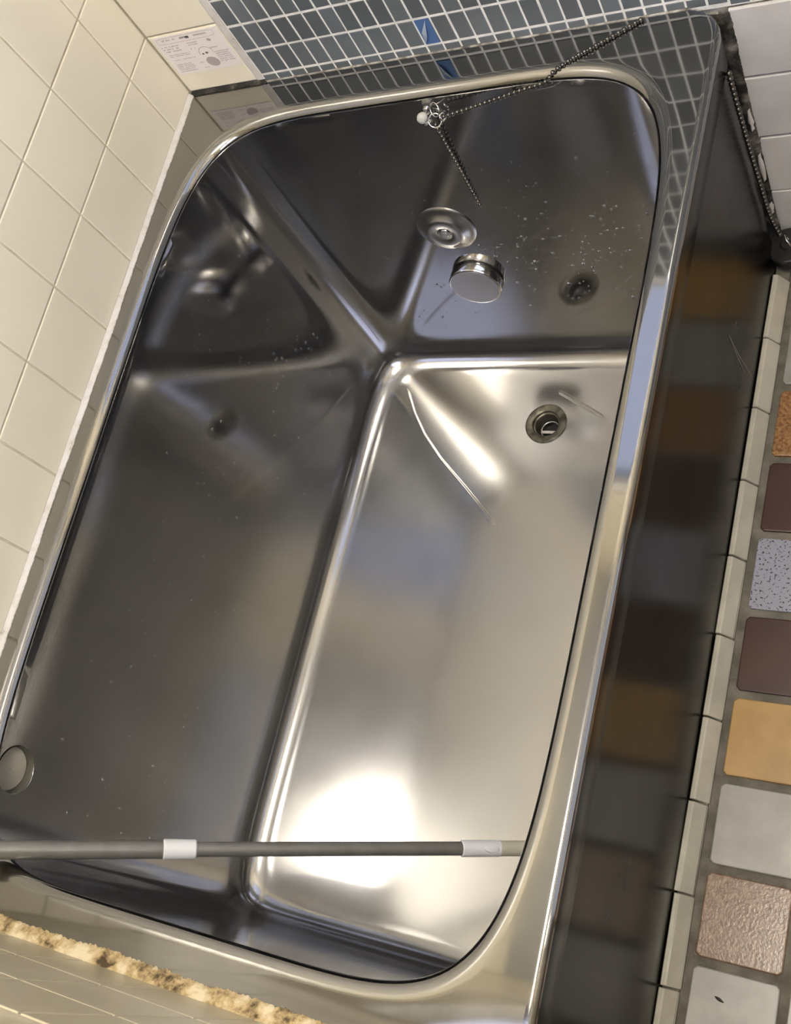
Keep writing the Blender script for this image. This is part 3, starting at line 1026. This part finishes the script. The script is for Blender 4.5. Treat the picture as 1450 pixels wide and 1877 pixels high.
# white sealant scraps in the corner behind the apron
for (zz, ll) in ((0.165, 0.05), (0.25, 0.035), (0.085, 0.022)):
    bm = bmesh.new()
    vs = []
    for i in range(7):
        a = i / 6
        wdt = 0.0020 * math.sin(math.pi * (0.12 + 0.76 * a)) + random.uniform(-.0008, .0008)
        zc = zz - ll / 2 + ll * a
        vs.append([bm.verts.new((0.6975 - wdt, -0.0055, zc)), bm.verts.new((0.6985, -0.0095, zc)), bm.verts.new((0.6995 + wdt, -0.0055, zc))])
    for i in range(6):
        for k in range(2): bm.faces.new((vs[i][k], vs[i][k + 1], vs[i + 1][k + 1], vs[i + 1][k]))
    o = bm_obj('sealant_scrap', bm, MT['caulk_white'])
    nm = {0.165: 'longest white scrap of old sealant in the joint behind the apron', 0.25: 'upper white scrap of old sealant in the joint behind the apron', 0.085: 'lowest white scrap of old sealant just above the black plug'}[zz]
    tag(o, nm, 'sealant scrap', 'sealant scraps by the apron')

# ================================================================= SMALL THINGS
# ---- sticker on the cream back tile
st = empty('care_sticker', (0.058, -0.0012, 0.4865), 'white printed instruction sticker on the corner tile above the rim', 'sticker')
SXA, SXB, SZA, SZB = 0.0075, 0.1085, 0.4550, 0.5190
YS = -0.0013
box('paper', SXA, SXB, YS - 0.00025, YS + 0.0002, SZA, SZB, MT['paper'], st)
def flat_print(name, rects, mat, y=YS - 0.00032):
    V, F = [], []
    for (u0, u1, v0, v1) in rects:
        n = len(V)
        x0, x1 = SXA + u0 * (SXB - SXA), SXA + u1 * (SXB - SXA)
        z0, z1 = SZB - v0 * (SZB - SZA), SZB - v1 * (SZB - SZA)
        V += [(x0, y, z0), (x1, y, z0), (x1, y, z1), (x0, y, z1)]
        F.append((n, n + 3, n + 2, n + 1))
    return mesh_obj(name, V, F, mat, st)
def text_lines(u0, u1, v0, v1, rows, rr, density=0.8):
    out = []
    dv = (v1 - v0) / rows
    for r in range(rows):
        u = u0
        end = u1 - rr.uniform(0, 0.12) * (u1 - u0)
        while u < end:
            wch = rr.uniform(0.008, 0.018)
            if rr.random() < density:
                hs = rr.uniform(0.5, 0.68)
                out.append((u, u + wch, v0 + dv * r + dv * 0.15, v0 + dv * r + dv * hs))
                if rr.random() < 0.5: out.append((u + wch * 0.3, u + wch * 0.5, v0 + dv * r + dv * 0.1, v0 + dv * r + dv * 0.78))
            u += wch + 0.006
    return out
rr = random.Random(21)
rects = text_lines(0.04, 0.33, 0.24, 0.42, 3, rr) + text_lines(0.06, 0.40, 0.46, 0.54, 2, rr, .9) + text_lines(0.08, 0.46, 0.60, 0.64, 1, rr, .7)
rects += text_lines(0.06, 0.33, 0.72, 0.95, 5, rr, .95) + text_lines(0.45, 0.60, 0.24, 0.34, 2, rr, .95) + text_lines(0.42, 0.52, 0.38, 0.44, 1, rr)
rects += text_lines(0.74, 0.96, 0.56, 0.86, 6, rr, .95) + text_lines(0.40, 0.50, 0.76, 0.80, 1, rr) + text_lines(0.42, 0.54, 0.90, 0.94, 1, rr)
rects += text_lines(0.72, 0.84, 0.44, 0.50, 1, rr, .7) + text_lines(0.12, 0.34, 0.07, 0.15, 1, rr) + text_lines(0.62, 0.84, 0.07, 0.15, 1, rr)
flat_print('print', rects, MT['ink'])
flat_print('print', text_lines(0.40, 0.54, 0.07, 0.15, 1, rr, 1.0) + [(0.485, 0.54, 0.085, 0.14)], MT['ink_dark'])
def outline(cu, cv, ru, rv, n=36, w=0.004, a0=0, a1=2 * math.pi, power=2):
    out = []
    pts = []
    for i in range(n + 1):
        a = a0 + (a1 - a0) * i / n
        c, s = math.cos(a), math.sin(a)
        pts.append((cu + ru * math.copysign(abs(c) ** (2 / power), c), cv + rv * math.copysign(abs(s) ** (2 / power), s)))
    return pts
def stroke(name, pts, w, mat, closed=False):
    V, F = [], []
    P3 = [Vector((SXA + u * (SXB - SXA), YS - 0.00034, SZB - v * (SZB - SZA))) for u, v in pts]
    for i, p in enumerate(P3):
        d = (P3[min(i + 1, len(P3) - 1)] - P3[max(i - 1, 0)]).normalized()
        s = Vector((-d.z, 0, d.x)) * w / 2
        V += [tuple(p - s), tuple(p + s)]
    for i in range(len(P3) - 1): F.append((2 * i, 2 * i + 1, 2 * i + 3, 2 * i + 2))
    return mesh_obj(name, V, F, mat, st)
stroke('print', outline(0.48, 0.115, 0.44, 0.075, 60, power=6), 0.0005, MT['ink'])
stroke('print', outline(0.625, 0.56, 0.105, 0.15, 24, a0=math.pi * 0.95, a1=math.pi * 2.05), 0.0005, MT['ink_dark'])
def blob(cu, cv, ru, rv, mat, n=28, rot=0.0):
    V = [(SXA + cu * (SXB - SXA), YS - 0.00036, SZB - cv * (SZB - SZA))]
    for i in range(n):
        a = 2 * math.pi * i / n
        du, dv = ru * math.cos(a), rv * math.sin(a)
        V.append((SXA + cu * (SXB - SXA) + du * math.cos(rot) - dv * math.sin(rot), YS - 0.00036, SZB - cv * (SZB - SZA) + du * math.sin(rot) + dv * math.cos(rot)))
    F = [(0, 1 + i, 1 + (i + 1) % n) for i in range(n)]
    return mesh_obj('print', V, F, mat, st)
blob(0.625, 0.80, 0.0096, 0.0078, MT['ink'], rot=-0.3)
blob(0.565, 0.58, 0.0018, 0.0013, MT['ink_dark']); blob(0.625, 0.565, 0.0024, 0.0016, MT['ink_dark'])
blob(0.785, 0.27, 0.0032, 0.0022, MT['ink'], rot=-0.3)

# ---- scrap of blue tape on one mosaic tile
tp = empty('tape_scrap', (0.3695, -0.001, 0.434), 'torn scrap of blue tape covering one mosaic tile', 'tape')
ya = -0.00115
mesh_obj('strip', [(0.3606, ya, 0.4705), (0.3786, ya, 0.4705), (0.3786, ya, 0.4340), (0.3606, ya, 0.4340),
                   (0.3606, ya + .0006, 0.4705), (0.3786, ya + .0006, 0.4705), (0.3786, ya + .0006, 0.4340), (0.3606, ya + .0006, 0.4340)],
         [(0, 3, 2, 1), (0, 1, 5, 4), (1, 2, 6, 5), (2, 3, 7, 6), (3, 0, 4, 7)], MT['tape'], tp)
mesh_obj('fold', [(0.3745, ya - .0002, 0.4695), (0.3612, ya - .0002, 0.4352), (0.3690, ya - .0042, 0.4480), (0.3628, ya - 0.0008, 0.4520)],
         [(0, 1, 2), (0, 3, 1), (0, 2, 3), (1, 3, 2)], MT['tape_light'], tp)

# ---- ball chains
SPH = None
def ball_chain_mesh(name, pts, r, pitch, mat, parent=None, link=True):
    pts = [Vector(p) for p in pts]
    # Catmull-Rom resample
    dense = []
    for i in range(len(pts) - 1):
        p0, p1, p2, p3 = pts[max(i - 1, 0)], pts[i], pts[i + 1], pts[min(i + 2, len(pts) - 1)]
        for k in range(60):
            s = k / 60
            dense.append(0.5 * ((2 * p1) + (p2 - p0) * s + (2 * p0 - 5 * p1 + 4 * p2 - p3) * s * s + (3 * p1 - p0 - 3 * p2 + p3) * s ** 3))
    dense.append(pts[-1])
    V, F = [], []
    acc = 0.0
    centers = [dense[0]]
    for a, b in zip(dense, dense[1:]):
        acc += (b - a).length
        if acc >= pitch:
            centers.append(b.copy()); acc = 0.0
    seg, rg = 8, 5
    for c in centers:
        n = len(V)
        V.append((c.x, c.y, c.z + r))
        for k in range(1, rg):
            th = math.pi * k / rg
            for i in range(seg):
                a = 2 * math.pi * i / seg
                V.append((c.x + r * math.sin(th) * math.cos(a), c.y + r * math.sin(th) * math.sin(a), c.z + r * math.cos(th)))
        V.append((c.x, c.y, c.z - r))
        for i in range(seg): F.append((n, n + 1 + i, n + 1 + (i + 1) % seg))
        for k in range(rg - 2):
            for i in range(seg):
                a = n + 1 + k * seg
                F.append((a + i, a + seg + i, a + seg + (i + 1) % seg, a + (i + 1) % seg))
        e = n + 1 + (rg - 1) * seg
        for i in range(seg): F.append((e, e - seg + (i + 1) % seg, e - seg + i))
    # thin wire through the balls
    for a, b in zip(centers, centers[1:]):
        d = (b - a).normalized()
        s1 = d.cross(Vector((0.3, 0.5, 0.81))).normalized() * r * 0.4
        s2 = d.cross(s1).normalized() * r * 0.4
        n = len(V)
        for q in (a, b):
            for k in (s1, s2, -s1, -s2): V.append(tuple(q + k))
        for k in range(4): F.append((n + k, n + (k + 1) % 4, n + 4 + (k + 1) % 4, n + 4 + k))
    return mesh_obj(name, V, F, mat, parent, True)

AX, AZ = 0.3605, 0.3865
AY = back_y(AX, AZ)
ch = empty('plug_chain', (AX, AY - 0.008, AZ), 'beaded metal plug chain draped over the back rim into the tub', 'chain')
ball_chain_mesh('chain_over_rim', [(0.613, -0.007, 0.4222), (0.596, -0.017, 0.4222), (0.573, -0.030, 0.4222), (0.545, -0.045, 0.4222), (0.525, -0.0565, 0.4195), (0.513, -0.0635, 0.4130), (0.485, -0.0655, 0.4085), (0.447, -0.0668, 0.4010), (0.410, -0.0680, 0.3935), (0.378, -0.0690, 0.3880)], 0.0029, 0.0062, MT['dark_metal'], ch)
ball_chain_mesh('chain_hanging', [(AX + 0.001, AY - 0.0075, 0.372), (AX + 0.0005, AY - 0.0082, 0.33), (AX, AY - 0.0088, 0.28), (AX - 0.001, AY - 0.0095, 0.214)], 0.0029, 0.0062, MT['dark_metal'], ch)
torus('ring', (AX + 0.004, AY - 0.0085, AZ - 0.006), 0.0080, 0.0010, (0.2, -0.75, 0.6), MT['chrome'], ch)
torus('ring', (AX + 0.010, AY - 0.0070, AZ + 0.010), 0.0085, 0.0008, (-0.5, -0.8, 0.5), MT['chrome'], ch)
torus('ring', (AX + 0.016, AY - 0.0080, AZ - 0.002), 0.0042, 0.0010, (0.8, -0.5, 0.3), MT['chrome'], ch)
torus('ring', (AX - 0.006, AY - 0.0080, AZ - 0.008), 0.0055, 0.0009, (0.5, -0.6, -0.6), MT['chrome'], ch)
an = lathe('anchor_post', [(0.0050, -0.001), (0.0050, 0.002), (0.0022, 0.0035), (0.0022, 0.008)], (AX - 0.006, AY, AZ + 0.003), (0, -1, 0), MT['chrome'], ch, 20, cap_end=True)
lathe('bead', [(0.001, 0.0060), (0.0048, 0.0068), (0.0066, 0.0100), (0.0068, 0.0128), (0.0050, 0.0162), (0.0008, 0.0176)], (AX - 0.006, AY, AZ + 0.003), (-0.15, -1, 0.1), MT['bead'], ch, 24, cap_end=True)

pl = empty('rubber_plug', (0.715, -0.026, 0.0), 'black rubber bath plug with a pull ring lying in the floor corner', 'bath plug')
lathe('body', [(0.0205, 0.0), (0.0222, 0.003), (0.0238, 0.018), (0.0262, 0.0192), (0.0262, 0.0235), (0.0245, 0.0250), (0.010, 0.0252), (0.008, 0.0285), (0.0005, 0.0288)], (0.7165, -0.0335, 0.0165), (0, 0, 1), MT['rubber'], pl, 40, cap_start=True)
torus('pull_ring', (0.7175, -0.0335, 0.0495), 0.0080, 0.0014, (0.85, 0.45, 0.3), MT['satin'], pl)
hc = empty('hanging_chain', (0.7035, -0.045, 0.04), 'dark beaded chain hanging down the back edge of the apron to the plug', 'chain')
ball_chain_mesh('beads', [(0.7030, -0.0530, 0.376), (0.7032, -0.0520, 0.33), (0.7034, -0.0490, 0.27), (0.7036, -0.0430, 0.19), (0.7045, -0.0370, 0.11), (0.710, -0.0340, 0.062)], 0.0034, 0.0074, MT['dark_metal'], hc)

# ---- telescopic pole leaning in the tub
PA, PB = Vector((0.1124, -0.9907, 0.4290)), Vector((0.5133, -0.8524, 0.0467))
dv = PB - PA
def pt(s): return PA + dv * s
pole = empty('telescopic_pole', pt(1.36), 'grey telescopic pole with white collars leaning across the near end of the tub', 'pole')
s_top = (0.020 - PA.x) / dv.x
s_bot = (ZF + 0.022 - PA.z) / dv.z
tube_between('outer_tube', pt(s_top), pt(0.300), 0.0098, MT['pole'], pole)
tube_between('collar', pt(0.2885), pt(0.352), 0.0112, MT['white_plastic'], pole, r2=0.0106, round_end=0.0015)
tube_between('inner_tube', pt(0.34), pt(0.90), 0.0080, MT['pole'], pole)
clip = tube_between('lock_clip', pt(0.889), pt(0.974), 0.0096, MT['white_plastic'], pole, round_end=0.0012)
tube_between('end_tube', pt(0.970), pt(s_bot - 0.03), 0.0090, MT['pole_pale'], pole)
lathe('foot', [(0.0092, 0), (0.0105, 0.001), (0.0105, 0.018), (0.0085, 0.022)], pt(s_bot - 0.036), dv, MT['rubber'], pole, 28, cap_end=True)
# oval push button of the clip, on the side facing up and out
bdir = Vector((0.75, 0.05, 0.72))
d = dv.normalized()
bn = (bdir - d * bdir.dot(d)).normalized()
sd = d.cross(bn)
bm = bmesh.new()
cen = pt(0.950) + bn * 0.0088
rings = []
for (k, hgt) in ((1.0, 0.0), (0.92, 0.0016), (0.7, 0.0020)):
    rings.append([bm.verts.new(cen + d * (0.0095 * k * math.cos(a)) + sd * (0.0048 * k * math.sin(a)) + bn * hgt) for a in [2 * math.pi * i / 28 for i in range(28)]])
for a, b in zip(rings, rings[1:]):
    for i in range(28): bm.faces.new((a[i], a[(i + 1) % 28], b[(i + 1) % 28], b[i]))
bm.faces.new(rings[-1])
bm_obj('release_button', bm, MT['white_plastic'], clip, True, 40)

# ---- crumb on the floor tile
bm = bmesh.new()
cc = Vector((0.7588, -0.9572, 0.0))
dd = Vector((0.92, -0.38, 0)); ss = Vector((0.38, 0.92, 0))
secs = []
for i, (u, wv, hv) in enumerate(((-0.0055, .0003, .0004), (-0.003, .0014, .0014), (0, .0018, .0018), (0.003, .0012, .0013), (0.0055, .0004, .0004))):
    secs.append([bm.verts.new(cc + dd * u + ss * (wv * math.cos(a)) + Vector((0, 0, 0.0003 + max(0, hv * math.sin(a))))) for a in [math.pi * k / 4 for k in range(5)]])
for a, b in zip(secs, secs[1:]):
    for k in range(4): bm.faces.new((a[k], a[k + 1], b[k + 1], b[k]))
for s_ in (secs[0], secs[-1]): bm.faces.new(s_)
o = bm_obj('dark_crumb', bm, MT['crumb'])
tag(o, 'tiny dark crumb lying on the pale floor tile nearest the front', 'crumb')

# ---- water drops on the steel (uncountable)
def drops():
    V, F = [], []
    def dome(c, n, r, stretch=1.0):
        n = n.normalized()
        u = n.cross(Vector((0, 0, 1)))
        u = Vector((1, 0, 0)) if u.length < 1e-3 else u.normalized()
        v = n.cross(u)
        b = len(V)
        seg = 9
        for (k, h) in ((1.0, -0.05), (0.92, 0.42), (0.55, 0.76)):
            for i in range(seg):
                a = 2 * math.pi * i / seg
                V.append(tuple(c + u * (r * k * math.cos(a)) + v * (r * k * stretch * math.sin(a)) + n * (r * h)))
        V.append(tuple(c + n * r * 0.86))
        for k in range(2):
            for i in range(seg):
                j = (i + 1) % seg
                F.append((b + k * seg + i, b + k * seg + j, b + (k + 1) * seg + j, b + (k + 1) * seg + i))
        for i in range(seg): F.append((b + 2 * seg + i, b + 2 * seg + (i + 1) % seg, b + 3 * seg))
        F.append(tuple(b + i for i in reversed(range(seg))))
    r = random.Random(5)
    for _ in range(210):                     # back side, right half, low
        x = r.triangular(0.30, 0.62, 0.50); z = r.triangular(-0.05, 0.33, 0.10)
        if (x - fx) ** 2 + (z - fz) ** 2 < 0.05 ** 2 or (x - kx) ** 2 + (z - kz) ** 2 < 0.05 ** 2: continue
        rad = 0.0012 + 0.0020 * r.random() ** 3
        dome(Vector((x, back_y(x, z), z)), back_normal(x, z), rad)
    for _ in range(90):                      # back side, left half
        x = r.uniform(0.12, 0.32); z = r.triangular(-0.06, 0.38, 0.0)
        if (x - fx) ** 2 + (z - fz) ** 2 < 0.05 ** 2 or (x - kx) ** 2 + (z - kz) ** 2 < 0.05 ** 2: continue
        dome(Vector((x, back_y(x, z), z)), back_normal(x, z), 0.0009 + 0.0010 * r.random() ** 2)
    def left_n(y, z):
        e = 1e-4
        return Vector((1, -(left_x(y + e, z) - left_x(y - e, z)) / (2 * e), -(left_x(y, z + e) - left_x(y, z - e)) / (2 * e)))
    for _ in range(120):                     # left side near the far corner
        y = r.triangular(-0.42, -0.14, -0.17); z = r.triangular(-0.06, 0.36, 0.05)
        dome(Vector((left_x(y, z), y, z)), left_n(y, z), 0.0011 + 0.0014 * r.random() ** 2)
    for _ in range(110):                     # left side, the rest
        y = r.uniform(-0.95, -0.40); z = r.triangular(-0.05, 0.38, 0.16)
        dome(Vector((left_x(y, z), y, z)), left_n(y, z), 0.0011 + 0.0018 * r.random() ** 3)
    o = mesh_obj('water_drops', V, F, MT['water'], None, True)
    tag(o, 'small water drops clinging to the inside of the steel tub', 'water drops', kind='stuff')
drops()
